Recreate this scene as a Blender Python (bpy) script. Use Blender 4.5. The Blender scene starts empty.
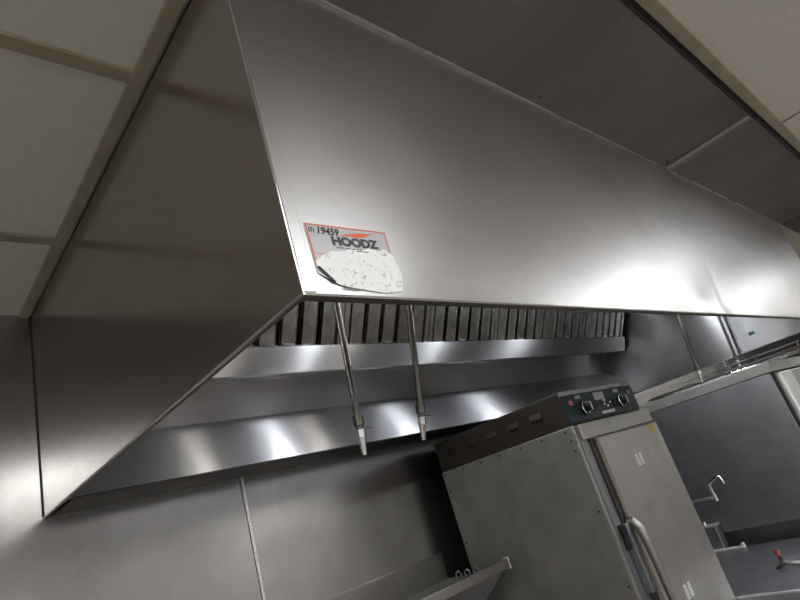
import bpy, bmesh, math, random
from mathutils import Vector, Matrix
random.seed(7)
S = bpy.context.scene
COL = S.collection
V = Vector

# ------------------------------------------------------------------ camera, world, exposure
cd = bpy.data.cameras.new('camera'); cam = bpy.data.objects.new('camera', cd); COL.objects.link(cam)
right = V((0.72232418, -0.6302689, -0.28462061))
down = V((0.03236445, 0.44192409, -0.89646843))
fwd = V((0.69079687, 0.63832923, 0.33961077))
m = Matrix.Identity(4)
for i in range(3):
    m[i][0] = right[i]; m[i][1] = -down[i]; m[i][2] = -fwd[i]
m[0][3], m[1][3], m[2][3] = -.3816, -1.88, 1.71
cam.matrix_world = m
cd.sensor_width = 36; cd.lens = 25.302; cd.clip_start = .02
S.camera = cam
w = bpy.data.worlds.new('world'); S.world = w; w.use_nodes = True
w.node_tree.nodes['Background'].inputs[0].default_value = (.8, .85, .9, 1)
w.node_tree.nodes['Background'].inputs[1].default_value = .05
S.view_settings.view_transform = 'Standard'; S.view_settings.look = 'None'
S.view_settings.exposure = 0.15; S.view_settings.gamma = 1; S.view_settings.use_curve_mapping = False
TUBE = 8.5        # strength of the fluorescent diffusers

BULB = 110.0        # strength of the lamps inside the hood

# ------------------------------------------------------------------ materials
def newmat(name):
    mt = bpy.data.materials.new(name); mt.use_nodes = True
    nt = mt.node_tree; b = nt.nodes['Principled BSDF']
    return mt, nt, b
def N(nt, t, **kw):
    n = nt.nodes.new(t)
    for k, v in kw.items(): setattr(n, k, v)
    return n
def plain(name, col, rough=.6, metal=0, noise=0.0, scale=20, bump=0.0, emit=None, est=0):
    mt, nt, b = newmat(name)
    b.inputs['Roughness'].default_value = rough; b.inputs['Metallic'].default_value = metal
    b.inputs['Base Color'].default_value = (*col, 1)
    tc = N(nt, 'ShaderNodeTexCoord'); ns = N(nt, 'ShaderNodeTexNoise')
    ns.inputs['Scale'].default_value = scale; ns.inputs['Detail'].default_value = 6
    nt.links.new(tc.outputs['Object'], ns.inputs['Vector'])
    if noise:
        r = N(nt, 'ShaderNodeMapRange')
        r.inputs['From Min'].default_value = .3; r.inputs['From Max'].default_value = .7
        r.inputs['To Min'].default_value = 1 - noise; r.inputs['To Max'].default_value = 1 + noise
        nt.links.new(ns.outputs['Fac'], r.inputs['Value'])
        h = N(nt, 'ShaderNodeHueSaturation'); h.inputs['Color'].default_value = (*col, 1)
        nt.links.new(r.outputs[0], h.inputs['Value']); nt.links.new(h.outputs[0], b.inputs['Base Color'])
    if bump:
        bp = N(nt, 'ShaderNodeBump'); bp.inputs['Strength'].default_value = bump; bp.inputs['Distance'].default_value = .002
        nt.links.new(ns.outputs['Fac'], bp.inputs['Height']); nt.links.new(bp.outputs[0], b.inputs['Normal'])
    if emit:
        b.inputs['Emission Color'].default_value = (*emit, 1); b.inputs['Emission Strength'].default_value = est
    return mt
def steel(name, col, rough, aniso, grain, streak=.06, dirt=.08, wave=0.0, wscale=2.5, dscale=4, fine=.05):
    """brushed stainless: grain = direction of the brush lines"""
    mt, nt, b = newmat(name); L = nt.links.new
    tc = N(nt, 'ShaderNodeTexCoord')
    b.inputs['Metallic'].default_value = 1
    g = V(grain)
    if aniso:
        b.inputs['Anisotropic'].default_value = aniso
        geo = N(nt, 'ShaderNodeNewGeometry')
        cr = N(nt, 'ShaderNodeVectorMath', operation='CROSS_PRODUCT'); cr.inputs[1].default_value = grain
        L(geo.outputs['True Normal'], cr.inputs[0])
        nm = N(nt, 'ShaderNodeVectorMath', operation='NORMALIZE'); L(cr.outputs[0], nm.inputs[0])
        L(nm.outputs[0], b.inputs['Tangent'])
    mp = N(nt, 'ShaderNodeMapping')
    mp.inputs['Scale'].default_value = tuple(3 if abs(c) > .5 else 260 for c in g)
    L(tc.outputs['Object'], mp.inputs['Vector'])
    ns = N(nt, 'ShaderNodeTexNoise'); ns.inputs['Scale'].default_value = 1; ns.inputs['Detail'].default_value = 3
    L(mp.outputs[0], ns.inputs['Vector'])
    ds = N(nt, 'ShaderNodeTexNoise'); ds.inputs['Scale'].default_value = dscale; ds.inputs['Detail'].default_value = 7
    ds.inputs['Roughness'].default_value = .62
    L(tc.outputs['Object'], ds.inputs['Vector'])
    def rng(src, lo, hi):
        r = N(nt, 'ShaderNodeMapRange'); r.inputs['From Min'].default_value = .28; r.inputs['From Max'].default_value = .72
        r.inputs['To Min'].default_value = lo; r.inputs['To Max'].default_value = hi
        L(src, r.inputs['Value']); return r.outputs[0]
    mu = N(nt, 'ShaderNodeMath', operation='MULTIPLY')
    L(rng(ns.outputs['Fac'], 1 - streak, 1 + streak), mu.inputs[0]); L(rng(ds.outputs['Fac'], 1 - dirt, 1 + dirt), mu.inputs[1])
    h = N(nt, 'ShaderNodeHueSaturation'); h.inputs['Color'].default_value = (*col, 1)
    L(mu.outputs[0], h.inputs['Value']); L(h.outputs[0], b.inputs['Base Color'])
    if aniso < .9: L(rng(ds.outputs['Fac'], rough * 1.12, rough * .9), b.inputs['Roughness'])
    else: b.inputs['Roughness'].default_value = rough
    last = None
    if fine:
        bp = N(nt, 'ShaderNodeBump'); bp.inputs['Strength'].default_value = fine; bp.inputs['Distance'].default_value = .0006
        L(ns.outputs['Fac'], bp.inputs['Height']); last = bp
    if wave:
        wn = N(nt, 'ShaderNodeTexNoise'); wn.inputs['Scale'].default_value = wscale; wn.inputs['Detail'].default_value = 1
        L(tc.outputs['Object'], wn.inputs['Vector'])
        b2 = N(nt, 'ShaderNodeBump'); b2.inputs['Strength'].default_value = 1; b2.inputs['Distance'].default_value = wave
        L(wn.outputs['Fac'], b2.inputs['Height'])
        if last: L(last.outputs[0], b2.inputs['Normal'])
        last = b2
    if last: L(last.outputs[0], b.inputs['Normal'])
    return mt

X, Y, Z = (1, 0, 0), (0, 1, 0), (0, 0, 1)
M = {}
M['hood_front'] = steel('steel_hood_front', (.60, .585, .59), .32, .6, X, .02, .04, fine=0)
M['hood_side'] = steel('steel_hood_side', (.49, .465, .445), .2, .4, Z, .015, .05, fine=0)
M['hood_in'] = steel('steel_hood_inner', (.60, .60, .61), .29, 1.0, X, .03, .05, fine=0)
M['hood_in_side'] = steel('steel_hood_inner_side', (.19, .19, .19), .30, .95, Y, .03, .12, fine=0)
M['trough'] = steel('steel_trough', (.36, .36, .36), .38, .95, X, .03, .06, fine=0)
M['upper_rear'] = steel('steel_upper_rear', (.34, .34, .34), .32, 1.0, X, .03, .06, fine=0)
M['hem'] = steel('steel_hem', (.30, .28, .25), .5, 0, X, .02, .06)
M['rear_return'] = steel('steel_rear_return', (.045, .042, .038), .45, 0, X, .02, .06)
M['handle'] = steel('steel_handle', (.36, .34, .33), .35, 0, Z, .03, .1)
M['wall'] = steel('steel_wall', (.43, .415, .405), .22, .7, Z, .015, .16, wave=.003, wscale=2, fine=0)
M['oven_side'] = steel('steel_oven_side', (.42, .42, .39), .55, 0, Y, .03, .12, dscale=9)
M['oven_top'] = steel('steel_oven_top', (.095, .085, .075), .5, 0, Y, .03, .10)
M['oven_front'] = steel('steel_oven_front', (.50, .48, .46), .42, .3, Z, .05, .12, dscale=7)
M['filter'] = steel('steel_filter', (.34, .345, .32), .24, 0, Z, .05, .5, dscale=18)
M['dark_steel'] = steel('steel_dark', (.34, .35, .365), .42, 0, Y, .03, .22)
M['pan'] = steel('steel_pan', (.50, .51, .53), .38, .2, Y, .06, .2, dscale=6)
M['trim_steel'] = steel('steel_trim', (.72, .71, .69), .28, 0, X, .03, .06)
M['pipe'] = steel('steel_pipe', (.20, .185, .16), .22, 0, Z, .04, .2, dscale=30)
M['satin'] = plain('satin_steel', (.82, .83, .80), .45, .9, .05, 12)
M['chrome'] = plain('chrome', (.85, .85, .85), .12, 1)
M['black'] = plain('black_rubber', (.012, .012, .012), .6)
M['seal'] = plain('dark_sealant', (.03, .028, .025), .7)
M['ceil'] = plain('ceiling_tile', (.80, .78, .70), .85, 0, .04, 90, .3)
M['grid'] = plain('aged_cream_grid', (.40, .36, .27), .6, 0, .12, 14)
M['front_wall'] = plain('painted_wall', (.78, .765, .76), .7, 0, .03, 3)
M['floor'] = plain('red_quarry_tile', (.21, .17, .15), .5, 0, .15, 8)
M['fixture'] = plain('white_enamel', (.8, .8, .78), .4)
M['glow'] = plain('lamp_diffuser', (.9, .9, .9), .5, emit=(.955, .98, .975), est=TUBE)
M['bulb'] = plain('lamp_globe', (.9, .9, .9), .5, emit=(.90, .935, 1.0), est=BULB)
M['added_dim_bulb'] = plain('added_dim_globe', (.9, .9, .9), .5, emit=(1.0, .95, .86), est=BULB * .3)  # weaker globes, added for faint streaks on the lower rear panel
M['teal'] = plain('dark_teal_panel', (.012, .03, .04), .35, 0, .2, 40)
M['label_grey'] = plain('grey_label', (.42, .44, .42), .5, 0, .15, 90)
M['label_white'] = plain('white_print', (.7, .7, .68), .5, 0, .05, 60)
M['label_pink'] = plain('pink_label', (.55, .16, .18), .5)
M['yellow'] = plain('yellow_sticker', (.45, .33, .06), .5, 0, .2, 90)
M['green'] = plain('green_tape', (.02, .16, .10), .5)
M['tan'] = plain('tan_gasket', (.22, .17, .11), .6, 0, .15, 30)
M['red'] = plain('red_brown_knob', (.30, .06, .03), .4)
M['orange'] = plain('orange_print', (.80, .16, .06), .5)
M['ink'] = plain('black_ink', (.02, .02, .022), .5)
M['navy'] = plain('dark_grey_print', (.05, .055, .06), .5)

def foil():
    mt, nt, b = newmat('crumpled_silver_sticker'); L = nt.links.new
    b.inputs['Metallic'].default_value = .55; b.inputs['Base Color'].default_value = (.46, .46, .47, 1)
    b.inputs['Roughness'].default_value = .38
    return mt
M['foil'] = foil()
def worn():
    mt, nt, b = newmat('torn_white_film'); L = nt.links.new
    tc = N(nt, 'ShaderNodeTexCoord'); ns = N(nt, 'ShaderNodeTexNoise'); ns.inputs['Scale'].default_value = 130
    ns.inputs['Detail'].default_value = 5; ns.inputs['Distortion'].default_value = 1.2
    L(tc.outputs['Object'], ns.inputs['Vector'])
    cr = N(nt, 'ShaderNodeValToRGB'); e = cr.color_ramp.elements
    e[0].position = .30; e[0].color = (.42, .42, .41, 1); e[1].position = .42; e[1].color = (.9, .9, .9, 1)
    L(ns.outputs['Fac'], cr.inputs[0]); L(cr.outputs[0], b.inputs['Base Color'])
    b.inputs['Roughness'].default_value = .45; b.inputs['Metallic'].default_value = .15
    bp = N(nt, 'ShaderNodeBump'); bp.inputs['Distance'].default_value = .0015; bp.inputs['Strength'].default_value = .8
    L(ns.outputs['Fac'], bp.inputs['Height']); L(bp.outputs[0], b.inputs['Normal'])
    return mt
M['worn'] = worn()
def perforated():
    mt, nt, b = newmat('perforated_steel'); L = nt.links.new
    tc = N(nt, 'ShaderNodeTexCoord'); sp = N(nt, 'ShaderNodeSeparateXYZ'); L(tc.outputs['Object'], sp.inputs[0])
    def wave(a, bb, k):          # rows at 60 degrees
        s = N(nt, 'ShaderNodeMath', operation='MULTIPLY'); s.inputs[1].default_value = a; L(sp.outputs['X'], s.inputs[0])
        t = N(nt, 'ShaderNodeMath', operation='MULTIPLY_ADD'); t.inputs[1].default_value = bb; L(sp.outputs['Y'], t.inputs[0]); L(s.outputs[0], t.inputs[2])
        c = N(nt, 'ShaderNodeMath', operation='COSINE'); u = N(nt, 'ShaderNodeMath', operation='MULTIPLY'); u.inputs[1].default_value = k
        L(t.outputs[0], u.inputs[0]); L(u.outputs[0], c.inputs[0]); return c.outputs[0]
    k = 2 * math.pi / .0048
    a = wave(1, 0, k); c = wave(.5, .866, k)
    d = wave(-.5, .866, k)
    s1 = N(nt, 'ShaderNodeMath', operation='ADD'); L(a, s1.inputs[0]); L(c, s1.inputs[1])
    s2 = N(nt, 'ShaderNodeMath', operation='ADD'); L(s1.outputs[0], s2.inputs[0]); L(d, s2.inputs[1])
    r = N(nt, 'ShaderNodeMapRange'); r.inputs['From Min'].default_value = .2; r.inputs['From Max'].default_value = 1.2
    L(s2.outputs[0], r.inputs['Value'])
    ds = N(nt, 'ShaderNodeTexNoise'); ds.inputs['Scale'].default_value = 3; ds.inputs['Detail'].default_value = 6; L(tc.outputs['Object'], ds.inputs['Vector'])
    cr = N(nt, 'ShaderNodeValToRGB'); e = cr.color_ramp.elements
    e[0].position = .3; e[0].color = (.30, .28, .26, 1); e[1].position = .7; e[1].color = (.42, .40, .38, 1)
    L(ds.outputs['Fac'], cr.inputs[0])
    mx = N(nt, 'ShaderNodeMix', data_type='RGBA'); mx.inputs['B'].default_value = (.07, .065, .06, 1)
    L(r.outputs[0], mx.inputs['Factor']); L(cr.outputs[0], mx.inputs['A']); L(mx.outputs['Result'], b.inputs['Base Color'])
    b.inputs['Metallic'].default_value = .85; b.inputs['Roughness'].default_value = .48
    bp = N(nt, 'ShaderNodeBump'); bp.inputs['Distance'].default_value = .01; bp.inputs['Strength'].default_value = .5
    w2 = N(nt, 'ShaderNodeTexNoise'); w2.inputs['Scale'].default_value = 2; L(tc.outputs['Object'], w2.inputs['Vector'])
    L(w2.outputs['Fac'], bp.inputs['Height']); L(bp.outputs[0], b.inputs['Normal'])
    return mt
M['perf'] = perforated()

# ------------------------------------------------------------------ builders (world metres)
class MB:
    def __init__(s): s.bm = bmesh.new()
    def box(s, x0, x1, y0, y1, z0, z1):
        r = bmesh.ops.create_cube(s.bm, size=1)
        for v in r['verts']:
            v.co = V((x0 + (v.co.x + .5) * (x1 - x0), y0 + (v.co.y + .5) * (y1 - y0), z0 + (v.co.z + .5) * (z1 - z0)))
        return s
    def obox(s, c, sx, sy, sz, rot):
        r = bmesh.ops.create_cube(s.bm, size=1); R = rot.to_3x3() if hasattr(rot, 'to_3x3') else rot
        for v in r['verts']: v.co = V(c) + R @ V((v.co.x * sx, v.co.y * sy, v.co.z * sz))
        return s
    def cyl(s, p0, p1, r0, r1=None, n=20):
        p0, p1 = V(p0), V(p1); r1 = r0 if r1 is None else r1; d = p1 - p0
        r = bmesh.ops.create_cone(s.bm, cap_ends=True, segments=n, radius1=r0, radius2=r1, depth=d.length)
        q = d.to_track_quat('Z', 'Y').to_matrix()
        for v in r['verts']: v.co = (p0 + p1) / 2 + q @ v.co
        return s
    def tube(s, pts, rad, n=12):
        pts = [V(p) for p in pts]; rings = []
        for i, p in enumerate(pts):
            d = (pts[min(i + 1, len(pts) - 1)] - pts[max(i - 1, 0)]).normalized()
            q = d.to_track_quat('Z', 'Y').to_matrix()
            r = rad[i] if isinstance(rad, (list, tuple)) else rad
            rings.append([s.bm.verts.new(p + q @ V((r * math.cos(2 * math.pi * k / n), r * math.sin(2 * math.pi * k / n), 0))) for k in range(n)])
        for a, b in zip(rings, rings[1:]):
            best = min(range(n), key=lambda o: (a[0].co - b[o].co).length)
            for k in range(n): s.bm.faces.new((a[k], a[(k + 1) % n], b[(k + 1 + best) % n], b[(k + best) % n]))
        s.bm.faces.new(rings[0][::-1]); s.bm.faces.new(rings[-1])
        return s
    def prism(s, prof, x0, x1, axis='x'):
        """closed profile extruded along an axis; profile in the two other axes"""
        def P(a, b, t): return {'x': (t, a, b), 'y': (a, t, b), 'z': (a, b, t)}[axis]
        A = [s.bm.verts.new(P(a, b, x0)) for a, b in prof]; B = [s.bm.verts.new(P(a, b, x1)) for a, b in prof]
        n = len(prof)
        for i in range(n): s.bm.faces.new((A[i], A[(i + 1) % n], B[(i + 1) % n], B[i]))
        s.bm.faces.new(A[::-1]); s.bm.faces.new(B)
        return s
    def build(s, name, mat, parent=None, bevel=.0, smooth=False, at=None, **tags):
        bmesh.ops.recalc_face_normals(s.bm, faces=s.bm.faces[:])
        o0 = V((0, 0, 0)); p = parent
        while p is not None: o0 += p.location; p = p.parent
        loc = V(at) if at is not None else V((0, 0, 0))
        for v in s.bm.verts: v.co -= o0 + loc
        me = bpy.data.meshes.new(name); s.bm.to_mesh(me); s.bm.free()
        if smooth:
            for f in me.polygons: f.use_smooth = True
        me.materials.append(mat)
        o = bpy.data.objects.new(name, me); COL.objects.link(o); o.location = loc; o.parent = parent
        if bevel:
            md = o.modifiers.new('edge', 'BEVEL'); md.width = bevel; md.segments = 2; md.limit_method = 'ANGLE'; md.angle_limit = math.radians(40)
        if smooth:
            try:
                md = o.modifiers.new('split', 'EDGE_SPLIT'); md.split_angle = math.radians(40)
            except Exception: pass
        for k, v in tags.items(): o[k] = v
        return o
def thing(name, label, cat, loc=(0, 0, 0), group=None):
    o = bpy.data.objects.new(name, None); COL.objects.link(o); o.location = loc
    o.empty_display_size = .1
    o['label'] = label; o['category'] = cat
    if group: o['group'] = group
    return o
def struct(name, mb, mat, bevel=0, parent=None):
    o = mb.build(name, mat, parent, bevel)
    if parent is None: o['kind'] = 'structure'
    return o

ZB, ZC = 1.98, 2.59          # hood bottom, ceiling
L = 3.42                     # hood length
D = 1.38                     # hood depth

# ------------------------------------------------------------------ the room
X0, X1, Y1 = -2.6, 6.2, -4.6
struct('floor', MB().box(X0, X1, Y1, 0, -.05, 0), M['floor'])
struct('ceiling', MB().box(X0, X1, Y1, 0, ZC + .006, ZC + .05), M['ceil'])
struct('wall_back', MB().box(X0, .588, 0, .05, 0, ZC + .006).box(.602, X1, 0, .05, 0, ZC + .006), M['wall'])
struct('trim_1', MB().box(.590, .601, -.003, .02, 0, ZB), M['trim_steel'], .001)
struct('wall_front', MB().box(X0, X1, Y1 - .05, Y1, 0, ZC + .05), M['front_wall'])
struct('wall_left', MB().box(X0 - .05, X0, Y1, 0, 0, ZC + .05), M['front_wall'])
struct('wall_right', MB().box(X1, X1 + .05, Y1, 0, 0, ZC + .05), M['wall'])
g = MB()                                                     # ceiling grid, left of the hood
for y in (-1.07, -.46): g.box(X0, -.028, y - .014, y + .014, ZC - .003, ZC + .006)
for x in (-.638, -1.248, -1.858): g.box(x - .014, x + .014, -1.68, 0, ZC - .002, ZC + .006)
g.box(X0, -.028, -1.694, -1.666, ZC - .003, ZC + .006)
struct('trim_2', g, M['grid'])
struct('trim_3', MB().box(-.03, -.004, -1.735, 0, ZC - .004, ZC + .006), M['grid'], .001)      # wall angle along the hood side
struct('trim_4', MB().box(-.03, X1, -1.735, -1.705, ZC - .006, ZC + .006), M['grid'], .001)    # angle along the perforated panels
g = MB()
for k in range(-2, 4): g.box(2.03 + 1.22 * k - .002, 2.03 + 1.22 * k + .002, Y1, -1.735, ZC + .0, ZC + .006)
for y in (-2.345, -2.955, -3.565, -4.175): g.box(X0, X1, y - .012, y + .012, ZC - .002, ZC + .006)
struct('trim_5', g, M['grid'])
struct('trim_6', MB().box(-.003, 0.0, -.003, 0, ZB, ZC), M['seal'])

# ------------------------------------------------------------------ ceiling lights of the kitchen
def light(x, y, lx, ly, label):
    t = thing('ceiling_light', label, 'light', (x, y, ZC), 'fluorescent lights of the kitchen ceiling')
    MB().box(x - lx/2, x + lx/2, y - ly/2, y + ly/2, ZC - .035, ZC).build('housing', M['fixture'], t, .004)
    MB().box(x - lx/2 + .015, x + lx/2 - .015, y - ly/2 + .015, y + ly/2 - .015, ZC - .05, ZC - .036).build('diffuser', M['glow'], t, .003)
LIGHTS = [(3.2, -2.6, 'in front of the right half of the hood'), (5.3, -2.6, 'at the far end of the hood, nearest the right wall'),
          (-.6, -2.5, 'nearest the left end of the hood'), (.95, -2.95, 'of the far row, in front of the left half of the hood'),
          (3.2, -3.95, 'added to the far row, in the middle of the kitchen'), (-1.4, -3.95, 'added to the far row, nearest the left wall')]  # last two are added to brighten the front wall
for x, y, s in LIGHTS: light(x, y, .6, 1.2, 'white ceiling light ' + s)

# ------------------------------------------------------------------ exhaust hood
hood = thing('exhaust_hood', 'large brushed stainless canopy exhaust hood fixed to the wall under the ceiling', 'hood', (0, 0, ZB))
# side panels with inward hem at the lower edge
for sx, nm in ((0, 1), (L, -1)):
    a, b = (0, .003) if nm == 1 else (L - .003, L)
    p = MB().box(a, b, -D, 0, ZB, ZC - .004)
    o = p.build('side_panel', M['hood_side'] if nm == 1 else M['hood_in_side'], hood, .001)
    h = MB().box(*((.003, .013) if nm == 1 else (L - .013, L - .003)), -D + .003, 0, ZB, ZB + .003)
    h.build('hem', M['hem'], o, .0008)
    MB().cyl((.0015 if nm == 1 else L - .0015, -D, ZB), (.0015 if nm == 1 else L - .0015, 0, ZB), .0022, n=8).build('edge_bead', M['trim_steel'], o, smooth=True)
# front panel, corner flange, hem
fm = MB(); NX, NZ = 150, 36; gv = {}
def oil(x, z):        # sheet metal is never quite flat; a dent near the lower edge
    y = .0016 * math.sin(1.9 * x + 1.1 * z) * math.sin(4.1 * z + .7 * x + 1.0) + .0010 * math.sin(4.3 * x + .5)
    y -= .0045 * math.exp(-((x - 1.42) / .10) ** 2 - ((z - 2.02) / .035) ** 2)
    y += .0040 * math.exp(-((x - 1.62 - .25 * (z - 2.0)) / .022) ** 2 - ((z - 2.03) / .10) ** 2)
    y += .0030 * math.exp(-((x - 1.25 + .55 * (z - 2.3)) / .05) ** 2 - ((z - 2.38) / .13) ** 2)
    e = min(1, (z - ZB) / .02, (ZC - z) / .03, (x - .003) / .05); return y * max(e, 0)
for i in range(NX + 1):
    for k in range(NZ + 1):
        x = .003 + (L - .006) * i / NX; z = ZB + (ZC - .004 - ZB) * k / NZ
        gv[i, k, 0] = fm.bm.verts.new((x, -D + oil(x, z), z)); gv[i, k, 1] = fm.bm.verts.new((x, -D + .007, z))
for i in range(NX):
    for k in range(NZ):
        for t_ in (0, 1): fm.bm.faces.new([gv[a, b, t_] for a, b in ((i, k), (i + 1, k), (i + 1, k + 1), (i, k + 1))])
for i in range(NX):
    for k in (0, NZ): fm.bm.faces.new([gv[i, k, 0], gv[i + 1, k, 0], gv[i + 1, k, 1], gv[i, k, 1]])
for k in range(NZ):
    for i in (0, NX): fm.bm.faces.new([gv[i, k, 0], gv[i, k + 1, 0], gv[i, k + 1, 1], gv[i, k, 1]])
fp = fm.build('front_panel', M['hood_front'], hood, smooth=True)
MB().box(.003, L - .003, -D + .0005, -D + .017, ZB - .003, ZB - .0002).build('hem', M['hem'], fp, .0008)
MB().box(.0005, .021, -D - .0018, -D, ZB + .001, ZC - .006).build('corner_flange', M['hood_front'], hood, .0008)
MB().cyl((0.001, -D, ZB), (0.001, -D, ZC - .006), .0022, n=10).build('corner_weld', M['chrome'], hood, smooth=True)
MB().box(.02, L, -D - .006, -D, ZC - .012, ZC - .006).build('top_hem', M['trim_steel'], hood, .001)
MB().box(.003, L - .003, -D + .003, -.003, ZC - .01, ZC - .006).build('top_panel', M['dark_steel'], hood)
# rear return and plenum
prC = [(-.22, ZB), (-.05, 2.175), (-.046, 2.175), (-.216, ZB)]
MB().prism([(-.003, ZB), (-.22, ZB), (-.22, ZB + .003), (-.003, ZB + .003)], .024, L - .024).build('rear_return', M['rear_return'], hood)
MB().prism(prC, .003, L - .003).build('lower_rear_panel', M['hood_in'], hood)
MB().prism([(-.05, 2.175), (-.115, 2.33), (-.111, 2.33), (-.046, 2.175)], .003, L - .003).build('upper_rear_panel', M['upper_rear'], hood)
MB().prism([(-.122, 2.30), (-.248, 2.266), (-.286, 2.352), (-.282, 2.352), (-.246, 2.271), (-.122, 2.304)], .003, L - .04).build('grease_trough', M['trough'], hood, .0008)
# name sticker on the front panel
ys = -D - .0012
stk = MB()
def quad(pts, y, th=.0006):
    mb = MB(); mb.prism(pts, y, y + th, 'y'); return mb
A_, B_, C_, D_ = (.028, 2.083), (.172, 2.087), (.170, 1.992), (.030, 2.008)
sticker = quad([A_, B_, C_, D_], ys + .0002).build('sticker', M['foil'], hood)
def bar(a, b, wd, y):
    a = V((a[0], 0, a[1])); b = V((b[0], 0, b[1])); d = (b - a).normalized(); n = V((-d.z, 0, d.x)) * wd / 2
    return quad([(q.x, q.z) for q in (a + n, b + n, b - n, a - n)], y, .0004)
for a, b in (((.0295, 2.0815), (.1705, 2.0855)), ((.0295, 2.0815), (.0315, 2.022)), ((.1685, 2.0855), (.1685, 2.050))):
    bar(a, b, .0018, ys - .0001).build('border', M['orange'], sticker)
bar((.031, 2.038), (.050, 2.0385), .0009, ys - .0001).build('border', M['orange'], sticker)
# torn white film on the lower half
rag = [(.030, 2.026), (.045, 2.036), (.062, 2.044), (.082, 2.045), (.098, 2.053), (.112, 2.049), (.128, 2.055), (.146, 2.052), (.158, 2.057), (.172, 2.048),
       (.178, 2.02), (.170, 1.990), (.135, 1.985), (.10, 1.988), (.06, 1.993), (.035, 2.006)]
quad(rag, ys - .0003).build('torn_film', M['worn'], sticker)
quad([(.030, 2.017), (.034, 2.019), (.054, 1.998), (.052, 1.995), (.036, 2.008)], ys - .0007, .0006).build('torn_edge', M['seal'], sticker)
quad([(.062, 1.9905), (.085, 1.9885), (.10, 1.989), (.084, 1.9868), (.064, 1.9885)], ys - .0007, .0004).build('torn_edge', M['tan'], sticker)
# swoosh
sw = [(.078, 2.0685), (.095, 2.0735), (.115, 2.0775), (.146, 2.0800), (.130, 2.0765), (.139, 2.0768), (.128, 2.0728), (.113, 2.0698), (.101, 2.0708)]
quad(sw, ys - .0002, .0004).build('swoosh', M['orange'], sticker)
def text(body, x, z, size, mat, parent, name='lettering', y=ys - .0002, shear=0, bold=0.0, slope=0.0, xs=1.0):
    cu = bpy.data.curves.new('t', 'FONT'); cu.body = body; cu.size = size; cu.extrude = .0001; cu.offset = bold; cu.shear = shear
    ob = bpy.data.objects.new('t', cu); COL.objects.link(ob)
    dg = bpy.context.evaluated_depsgraph_get(); me = bpy.data.meshes.new_from_object(ob.evaluated_get(dg))
    bpy.data.objects.remove(ob); bpy.data.curves.remove(cu)
    mt = Matrix.Rotation(slope, 4, 'Y') @ Matrix.Rotation(math.pi / 2, 4, 'X') @ Matrix.Scale(xs, 4, (1, 0, 0))
    me.transform(Matrix.Translation((x, y, z)) @ mt)
    o0 = V((0, 0, 0)); p = parent
    while p is not None: o0 += p.location; p = p.parent
    me.transform(Matrix.Translation(-o0)); me.materials.clear(); me.materials.append(mat)
    o = bpy.data.objects.new(name, me); COL.objects.link(o); o.parent = parent
    return o
text('HOODZ', .066, 2.0540, .0180, M['navy'], sticker, bold=.0011, slope=-.03, xs=1.20)
text('19459', .0435, 2.0685, .0150, M['ink'], sticker, name='handwritten_number', shear=.25, bold=.0004, slope=-.02)
text('(5)', .0318, 2.0710, .0085, M['ink'], sticker, name='handwritten_number', bold=.0001)
for i, (x, z, wd) in enumerate(((.071, 2.0500, .012), (.086, 2.0500, .016), (.105, 2.0502, .009), (.104, 2.0475, .022))):
    bar((x, z), (x + wd, z + .0004), .0012, ys - .0004).build('small_print', M['navy'], sticker)
MB().box(L - .0036, L - .003, -1.0, -.965, 2.06, 2.08).build('tape_patch', M['green'], hood)

# ------------------------------------------------------------------ perforated supply panels in front of the hood
PSPX = [(-.0, 1.755), (1.775, 3.465), (3.475, 5.2)]
plab = ['perforated dark steel air supply panel over the hood front, nearest and largest',
        'perforated dark steel air supply panel, the second along the hood',
        'perforated dark steel air supply panel at the far end of the hood']
for (a, b), lab in zip(PSPX, plab):
    t = thing('supply_panel', lab, 'air panel', (a, -D - .15, ZC), 'perforated air supply panels above the hood front')
    MB().box(a, b, -1.688, -D - .006, ZC - .012, ZC - .008).build('perforated_sheet', M['perf'], t, .001)
    MB().box(a, b, -1.694, -1.690, ZC - .016, ZC + .004).build('frame', M['seal'], t)
    for sx in (a + .04, (a + b) / 2, b - .04):
        for sy in (-1.675, -D - .03):
            MB().cyl((sx, sy, ZC - .0125), (sx, sy, ZC - .0155), .005, .003, 10).build('screw', M['pipe'], t)
    if a == 0.0:
        MB().prism([(1.752, ZC - .012), (1.757, ZC - .026), (1.785, ZC - .026), (1.792, ZC - .012)], -1.685, -D - .008, 'y').build('joint_cover', M['handle'], t, .002)
    elif a < 2:
        MB().box(b - .002, b + .008, -1.685, -D - .008, ZC - .014, ZC - .009).build('joint_cover', M['seal'], t)
MB().box(0, 5.2, -1.704, -1.694, ZC - .004, ZC + .004).build('trim_7', M['black'])['kind'] = 'structure'

# ------------------------------------------------------------------ baffle filters
FW = (L - .05) / 7
P0, P1 = V((0, -.262, 2.355)), V((0, -.395, 2.572))     # bottom and top of the filter slope
up = (P1 - P0).normalized(); nrm = V((0, -up.z, up.y))   # towards the camera
Hf = (P1 - P0).length
def slat(mb, x0, x1, d0, d1, u0=0, u1=None):
    u1 = Hf if u1 is None else u1
    pts = []
    for x in (x0, x1):
        for d in (d0, d1):
            for u in (u0, u1): pts.append(V((x, 0, 0)) + P0 + up * u + nrm * d)
    v = [mb.bm.verts.new(p) for p in pts]
    for f in ((0, 1, 3, 2), (4, 6, 7, 5), (0, 4, 5, 1), (2, 3, 7, 6), (0, 2, 6, 4), (1, 5, 7, 3)): mb.bm.faces.new([v[i] for i in f])
ordn = ['leftmost of the bank, partly behind the side panel', 'second from the left, behind the left pipes', 'third from the left of the bank',
        'middle one of the bank of seven', 'third from the right end of the bank', 'second from the right end of the bank', 'last at the right end of the bank']
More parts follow.
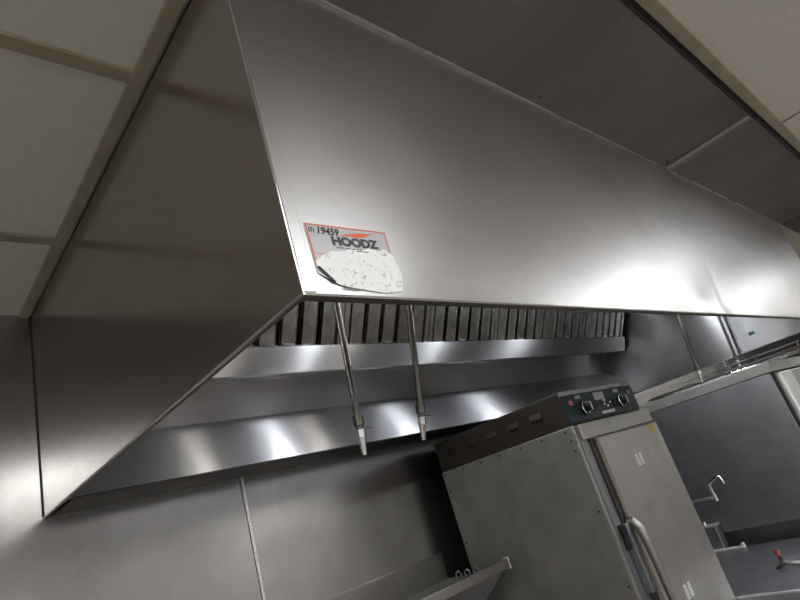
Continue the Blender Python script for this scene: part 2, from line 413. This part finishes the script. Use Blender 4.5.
def make_filter():
    t = thing('baffle_filter', '', 'filter', (.004, -.262, 2.355), 'stainless baffle filters in the hood')
    x = .004; w_ = FW - .004
    fr = MB()
    slat(fr, x, x + .024, -.002, .010); slat(fr, x + w_ - .024, x + w_, -.002, .010)
    slat(fr, x + .024, x + w_ - .024, -.040, .004, 0, .010); slat(fr, x + .024, x + w_ - .024, -.040, .006, Hf - .02, Hf)
    slat(fr, x, x + .003, -.040, -.002); slat(fr, x + w_ - .003, x + w_, -.040, -.002)
    fr.build('frame', M['filter'], t, .001)
    n = 5; inner = w_ - .048; pitch = inner / (n + .0)
    for k in range(n):
        c = x + .024 + pitch * (k + .5); bw = pitch * .33
        b = MB(); slat(b, c - bw, c + bw, .004, .0055, .008, Hf - .015)
        slat(b, c - bw, c - bw + .0015, -.012, .004, .008, Hf - .015); slat(b, c + bw - .0015, c + bw, -.012, .004, .008, Hf - .015)
        for ex in (c - bw, c + bw):
            q0, q1 = V((ex, 0, 0)) + P0 + up * .01 + nrm * .0052, V((ex, 0, 0)) + P0 + up * (Hf - .017) + nrm * .0052
            b.cyl(q0, q1, .0021, n=8)
        b.build('baffle', M['filter'], t, .0006)
    bk = MB()
    for k in range(n + 1):
        c = x + .024 + pitch * k; bw = pitch * .32
        lo, hi = max(c - bw, x + .004), min(c + bw, x + w_ - .004)
        slat(bk, lo, hi, -.038, -.036, .008, Hf - .015)
    bk.build('rear_baffles', M['filter'], t)
    slatm = MB(); slat(slatm, x + w_ / 2 - .02, x + w_ / 2 + .02, .0056, .0075, .012, .018); slatm.build('pull_tab', M['trim_steel'], t)
    return t
f0 = make_filter(); f0['label'] = 'ribbed stainless baffle filter, ' + ordn[0]
for i in range(1, 7):
    c = f0.copy(); COL.objects.link(c); c.location.x += FW * i; c['label'] = 'ribbed stainless baffle filter, ' + ordn[i]
    for ch in f0.children:
        d = ch.copy(); COL.objects.link(d); d.parent = c
MB().box(.003, L - .003, -.052, -.05, 2.36, 2.575).build('plenum_back', M['black'], hood)

# ------------------------------------------------------------------ lamps in the hood roof
def hood_lamp(x, s, mat='bulb'):
    y, z = -.62, ZC - .0105
    t = thing('hood_lamp', 'round glass lamp in the hood roof, ' + s, 'lamp', (x, y, z), 'glass lamps in the hood roof')
    MB().cyl((x, y, z), (x, y, z - .03), .045, .04, 24).build('socket', M['pipe'], t, .002)
    MB().tube([(x, y, z - .03), (x, y, z - .05), (x, y, z - .09), (x, y, z - .115), (x, y, z - .125)], [.026, .030, .029, .022, .006], 20).build('globe', M[mat], t, smooth=True)
for x, s, mt_ in ((.68, 'added dim one nearest the left side panel', 'added_dim_bulb'), (1.07, 'bright one second from the left', 'bulb'), (1.27, 'added dim one third from the left', 'added_dim_bulb'),
                  (1.88, 'bright one in the middle', 'bulb'), (2.67, 'bright one nearest the right side panel', 'bulb')): hood_lamp(x, s, mt_)  # the dim pair is added only to draw the fainter streaks

# ------------------------------------------------------------------ fire suppression pipes
def pipe(bx, by, bz, tx, ty, tz, label):
    b, t_ = V((bx, by, bz)), V((tx, ty, tz)); d = (b - t_).normalized()
    top = t_ - d * ((ZC - .012 - tz) / abs(d.z))
    t = thing('sprinkler_pipe', label, 'pipe', tuple(top), 'nozzle pipes hanging under the hood')
    e = b - d * .085
    MB().tube([top, (top + e) / 2, e], .0085, 16).build('pipe', M['pipe'], t, smooth=True)
    MB().cyl(e - d * .006, e + d * .018, .013, n=6).cyl(e + d * .018, e + d * .026, .010, n=16).build('coupling', M['pipe'], t, .001)
    n_ = MB().cyl(e + d * .026, e + d * .046, .0115, n=6).build('hex_nut', M['chrome'], t, .001)
    MB().cyl(e + d * .046, b, .009, .0052, 16).build('nozzle', M['chrome'], t, .0008)
    s = e + d * .03
    MB().tube([s, s + V((.012, -.004, .004)), s + V((.03, -.008, .002))], .0011, 6).build('cap_wire', M['pipe'], t)
pipe(.462, -.85, 1.852, .462, -.894, 2.232, 'slim steel pipe with chrome nozzle under the hood, leftmost of the four pipes')
pipe(.66, -.85, 1.859, .66, -.942, 2.201, 'slim steel nozzle pipe under the hood, second from the left, ending over the cabinet corner')
pipe(2.682, -.85, 1.868, 2.682, -.891, 2.221, 'slim steel nozzle pipe against the dark right panel, third from the left')
pipe(3.369, -.85, 1.893, 3.369, -.879, 2.237, 'slim steel nozzle pipe over the wire rack, rightmost of the four')

# ------------------------------------------------------------------ heated cabinet
cx0, cx1, cy0, cy1 = 1.463, 2.10, -.78, -.10
cab = thing('heated_cabinet', 'tall grey steel heated cabinet with dark control panel and two knobs', 'oven', (1.78, -.44, 0))
body = MB().box(cx0, cx1, cy0, cy1, .12, 1.815).build('body', M['oven_side'], cab, .004)
MB().box(cx0 - .001, cx0 + .012, cy0 - .003, cy0, .12, 1.815).build('corner_strip', M['trim_steel'], body)
th = MB().box(cx0 + .003, cx1 - .05, cy0 + .004, cy1, 1.816, 1.94).build('top_housing', M['oven_top'], cab, .003)
for k in range(5):
    y = cy0 + .10 + .115 * k
    MB().prism([(cx0 + .004, 1.868), (cx0 - .003, 1.874), (cx0 - .003, 1.88), (cx0 + .004, 1.902)], y, y + .055, 'y').build('louver', M['oven_top'], th, .002)
for k in range(7):
    y = cy0 + .03 + .105 * k
    MB().cyl((cx0 + .001, y, 1.800), (cx0 - .003, y, 1.800), .0045, .003, 10).build('screw', M['black'], body)
for z in (1.765, 1.73, 1.52, 1.28, 1.04, .8, .56, .32):
    MB().cyl((cx0 + .001, cy0 + .018, z), (cx0 - .003, cy0 + .018, z), .0045, .003, 10).build('screw', M['black'], body)
    if z < 1.75: MB().cyl((cx0 + .001, cy1 - .018, z), (cx0 - .003, cy1 - .018, z), .0045, .003, 10).build('screw', M['black'], body)
cp = MB().box(cx0 + .003, cx1 - .055, cy0 - .004, cy0 + .004, 1.824, 1.925).build('control_panel', M['teal'], cab, .002)
MB().box(cx0 + .003, cx1 - .055, cy0 - .006, cy0 + .002, 1.925, 1.94).build('trim_rail', M['trim_steel'], cab, .001)
def knob(x, z):
    k = MB().cyl((x, cy0 - .004, z), (x, cy0 - .010, z), .026, n=28).cyl((x, cy0 - .010, z), (x, cy0 - .034, z), .020, .017, 28).build('knob', M['black'], cab, .001)
    MB().tube([V((x + .0235 * math.cos(a), cy0 - .012, z + .0235 * math.sin(a))) for a in [2 * math.pi * i / 24 for i in range(25)]], .003, 8).build('chrome_ring', M['chrome'], k, smooth=True)
    MB().box(x - .003, x + .003, cy0 - .037, cy0 - .033, z - .016, z + .016).build('pointer', M['label_white'], k)
knob(1.60, 1.868); knob(1.90, 1.868)
def plate(name, x0, x1, z0, z1, mat, par, y=cy0 - .005):
    return MB().box(x0, x1, y - .001, y, z0, z1).build(name, mat, par)
plate('label_plate', 1.505, 1.53, 1.885, 1.903, M['label_pink'], cp)
plate('label_plate', 1.56, 1.60, 1.905, 1.917, M['label_grey'], cp)
plate('label_plate', 1.70, 1.78, 1.888, 1.918, M['label_grey'], cp)
plate('label_plate', 1.715, 1.82, 1.831, 1.842, M['label_white'], cp)
plate('label_plate', 1.87, 1.91, 1.905, 1.918, M['label_grey'], cp)
plate('label_plate', 1.985, 2.01, 1.888, 1.905, M['label_pink'], cp)
for x, z in ((1.74, 1.866), (1.765, 1.858), (1.79, 1.869), (1.75, 1.88)):
    MB().cyl((x, cy0 - .004, z), (x, cy0 - .016, z), .005, n=10).build('toggle', M['chrome'], cp, .0005)
for x in (1.655, 1.845): MB().box(x - .018, x + .018, cy0 - .010, cy0 - .004, 1.850, 1.882).build('rocker_switch', M['black'], cp, .002)
MB().box(cx0 + .03, cx1 - .01, cy0 - .014, cy0, 1.757, 1.813).build('header', M['oven_front'], cab, .002)
plate('rating_label', 1.72, 1.87, 1.770, 1.800, M['label_grey'], cab, cy0 - .0145)
MB().box(cx0 + .02, 1.535, cy0 - .004, cy0, .2, 1.755).build('door_frame', M['dark_steel'], cab)
MB().box(1.535, 1.552, cy0 - .012, cy0, .2, 1.755).build('gasket', M['oven_top'], cab, .002)
MB().box(1.552, 1.566, cy0 - .008, cy0, .2, 1.755).build('gasket', M['black'], cab)
door = MB().box(1.566, 2.102, cy0 - .019, cy0 - .002, .2, 1.752).build('door', M['oven_front'], cab, .004)
MB().box(1.566, 1.580, cy0 - .020, cy0 - .019, .2, 1.752).build('door_edge_strip', M['tan'], door)
# handle: bowed lever
hp = [(1.555, -.795, 1.462), (1.556, -.815, 1.458), (1.558, -.828, 1.435), (1.560, -.834, 1.38), (1.562, -.836, 1.30), (1.564, -.836, 1.20), (1.565, -.832, 1.10), (1.565, -.80, 1.05)]
MB().tube(hp, [.012, .015, .016, .015, .013, .012, .012, .011], 14).build('handle', M['handle'], door, smooth=True)
MB().box(1.515, 1.548, cy0 - .03, cy0 - .004, 1.24, 1.46).build('latch_box', M['dark_steel'], cab, .003)
MB().box(1.500, 1.514, cy0 - .016, cy0 - .004, 1.38, 1.46).build('latch', M['black'], cab, .002)
def vents(x, z, s=1.0, n=5):
    for dx in (0, .034):
        mb = MB()
        for k in range(n): mb.box(x + dx, x + dx + .023, cy0 - .021, cy0 - .019, z + k * .0088 * s, z + k * .0088 * s + .0072 * s)
        mb.build('vent_slots', M['label_white'], door)  # white colour stands in for reflections in the louver slots
vents(1.792, 1.612); vents(1.735, 1.150, 1.1)
MB().box(2.01, 2.06, cy0 - .0202, cy0 - .019, 1.712, 1.745).build('yellow_sticker', M['yellow'], door)
MB().prism([(2.062, 1.73), (2.08, 1.735), (2.083, 1.64), (2.074, 1.60), (2.060, 1.66)], cy0 - .0202, cy0 - .019, 'y').build('peeling_tape', M['label_grey'], door)
MB().box(cx0 + .03, cx0 + .08, cy0 + .03, cy0 + .08, 0, .12).build('leg', M['dark_steel'], cab)
MB().box(cx1 - .08, cx1 - .03, cy0 + .03, cy0 + .08, 0, .12).build('leg', M['dark_steel'], cab)
MB().box(cx0 + .03, cx0 + .08, cy1 - .08, cy1 - .03, 0, .12).build('leg', M['dark_steel'], cab)
MB().box(cx1 - .08, cx1 - .03, cy1 - .08, cy1 - .03, 0, .12).build('leg', M['dark_steel'], cab)

# ------------------------------------------------------------------ wall shelf
sh = thing('wall_shelf', 'steel wall shelf with raised front rim beside the heated cabinet', 'shelf', (.75, 0, 1.42))
MB().box(.10, 1.41, -.33, -.001, 1.408, 1.411).build('shelf_board', M['oven_side'], sh)
MB().box(.10, 1.41, -.012, -.001, 1.411, 1.512).build('upstand', M['handle'], sh, .002)
MB().box(.10, 1.41, -.348, -.33, 1.408, 1.442).build('front_rim', M['handle'], sh, .003)
MB().box(1.4105, 1.414, -.352, -.322, 1.404, 1.446).build('rim_cap', M['label_white'], sh, .001)
for x in (1.375, .35):
    MB().prism([(-.001, 1.407), (-.32, 1.407), (-.32, 1.395), (-.03, 1.18), (-.001, 1.18)], x, x + .004).build('bracket', M['dark_steel'], sh)
for k in range(3):
    y = -.10 - .05 * k
    MB().tube([(1.37 , y, 1.411), (1.37, y, 1.43), (1.372, y - .012, 1.436), (1.374, y - .022, 1.43), (1.374, y - .022, 1.414)], .0035, 8).build('hook', M['dark_steel'], sh, smooth=True)

# ------------------------------------------------------------------ low braising pan between the cabinets
bp_ = thing('braising_pan', 'low dark steel braising pan with closed lid beside the heated cabinet', 'pan', (2.55, -.6, 0))
MB().box(2.16, 2.96, -1.10, -.06, .15, .95).build('body', M['pan'], bp_, .006)
lid = MB().prism([(2.108, .95), (2.108, 1.048), (2.90, 1.05), (2.965, 1.05), (2.965, .95)], -1.12, -.05, 'y').build('lid', M['pan'], bp_, .008)
MB().box(2.915, 2.919, -1.11, -.06, 1.0495, 1.0515).build('lid_seam', M['trim_steel'], lid)
MB().box(2.90, 2.925, -.605, -.425, 1.052, 1.062).box(2.90, 2.925, -.605, -.59, 1.062, 1.075).build('hinge_rail', M['label_white'], lid, .003)
arc = [V((2.44 + .0 * a, -.87 - .11 * a, 1.052 + .02 * math.sin(math.pi * a))) + V((-.03 * math.sin(math.pi * a), 0, 0)) for a in [i / 10 for i in range(11)]]
MB().tube(arc, [.006] + [.010] * 9 + [.006], 10).build('lid_handle', M['handle'], lid, smooth=True)
MB().cyl((2.50, -.88, 1.045), (2.51, -.875, 1.075), .006, n=12).build('knob_stem', M['black'], lid)
MB().cyl((2.51, -.875, 1.075), (2.522, -.87, 1.098), .008, .013, 16).build('red_knob', M['red'], lid, .002)
for x, y in ((2.2, -1.04), (2.9, -1.04), (2.2, -.12), (2.9, -.12)):
    MB().cyl((x, y, 0), (x, y, .15), .025).build('leg', M['dark_steel'], bp_)
# ------------------------------------------------------------------ faucet above the pan
fa = thing('pot_filler_faucet', 'thin chrome swan neck faucet above the braising pan', 'faucet', (2.7, 0, 1.335))
MB().cyl((2.7, -.0, 1.335), (2.7, -.02, 1.335), .03).build('flange', M['chrome'], fa, .002)
MB().tube([(2.7, -.01, 1.341), (2.7, -.64, 1.335)], .0075, 12).build('arm', M['trim_steel'], fa, smooth=True)
MB().cyl((2.7, -.655, 1.318), (2.7, -.655, 1.352), .011).build('swivel', M['chrome'], fa, .001)
MB().tube([(2.7, -.655, 1.34), (2.7, -.652, 1.385), (2.7, -.656, 1.402), (2.7, -.69, 1.42), (2.7, -.712, 1.429), (2.7, -.717, 1.42), (2.7, -.724, 1.387)], [.008, .0085, .009, .008, .0075, .0075, .0065], 12).build('spout', M['chrome'], fa, smooth=True)
va = thing('water_valve', 'small dark valve box with light edge on the pan, beside the faucet', 'valve', (2.95, -.45, 1.052))
MB().box(2.928, 2.99, -.50, -.42, 1.052, 1.17).build('valve_body', M['dark_steel'], va, .006)
MB().box(2.926, 2.992, -.505, -.415, 1.17, 1.178).build('cover', M['label_grey'], va, .003)
MB().cyl((2.95, -.44, 1.178), (2.95, -.44, 1.20), .012).build('stem', M['chrome'], va, .001)

# ------------------------------------------------------------------ tall dark oven beyond
tx0, tx1, ty0, ty1 = 3.0, 3.95, -1.066, -.12
zr = 1.885
tv = thing('tall_oven', 'large dark grey oven on a stand, its smooth side beyond the heated cabinet', 'oven', (3.47, -.6, 0))
MB().box(tx0, tx1, ty0, ty1, 1.12, 1.815).build('body', M['dark_steel'], tv, .004)
MB().box(tx0 - .006, tx1 + .006, ty0 - .02, ty1, 1.817, 1.872).build('top_cover', M['oven_side'], tv, .004)
MB().box(tx0 + .035, tx0 + .26, ty0 - .04, ty0, 1.12, 1.808).build('door_post', M['satin'], tv, .01)
MB().box(tx0 + .005, tx0 + .033, ty0 - .012, ty0, 1.12, 1.812).build('gasket', M['black'], tv)
dr = MB().box(tx0 + .262, tx1 - .01, ty0 - .035, ty0, 1.13, 1.808).build('door', M['oven_front'], tv, .006)
MB().box(tx0 + .46, tx0 + .6, ty0 - .037, ty0 - .035, 1.60, 1.70).build('red_label', M['label_pink'], dr)
MB().box(tx0 + .10, tx1 - .05, ty0 + .06, ty1 - .02, .12, 1.118).build('stand', M['dark_steel'], tv, .004)
for x in (tx0 + .14, tx1 - .1):
    for y in (ty0 + .1, ty1 - .07): MB().cyl((x, y, 0), (x, y, .12), .025).build('leg', M['dark_steel'], tv)
rk = thing('wire_rack', 'chrome wire rack lying on top of the tall dark oven', 'rack', (3.25, -.85, 1.872))
MB().tube([(3.0, -.42, zr), (3.0, -1.25, zr), (3.5, -1.25, zr), (3.5, -.42, zr), (3.0, -.42, zr)], .005, 8).build('frame', M['pipe'], rk, smooth=True)
for x in (3.0, 3.5):
    for y in (-.5, -.95): MB().cyl((x + (.012 if x < 3.2 else 0), y, 1.872), (x + (.012 if x < 3.2 else 0), y, zr), .006).build('foot', M['pipe'], rk)
MB().tube([(3.0, -.60, zr + .03), (3.0, -1.25, zr + .03)], .004, 8).build('rail', M['chrome'], rk, smooth=True)
for y in (-.62, -.83, -1.04, -1.24): MB().tube([(3.0, y, zr), (3.0, y, zr + .03)], .003, 8).build('rail_post', M['pipe'], rk)
for k in range(6):
    x = 3.02 + .09 * k
    MB().tube([(x, -.42, zr + .007), (x, -1.25, zr + .007)], .0032, 8).build('wire', M['chrome'], rk, smooth=True)
for k in range(5):
    y = -.5 - .17 * k
    MB().tube([(3.0, y, zr + .0), (3.5, y, zr + .0)], .003, 8).build('cross_wire', M['pipe'], rk, smooth=True)
ob_ = thing('outlet_box', 'small steel electrical box on the wall beyond the hood', 'outlet', (5.9, -.0, 2.1))
MB().box(5.85, 5.99, -.06, 0, 2.07, 2.17).build('box', M['trim_steel'], ob_, .004)
MB().box(5.87, 5.97, -.066, -.06, 2.085, 2.155).build('cover_plate', M['dark_steel'], ob_, .002)
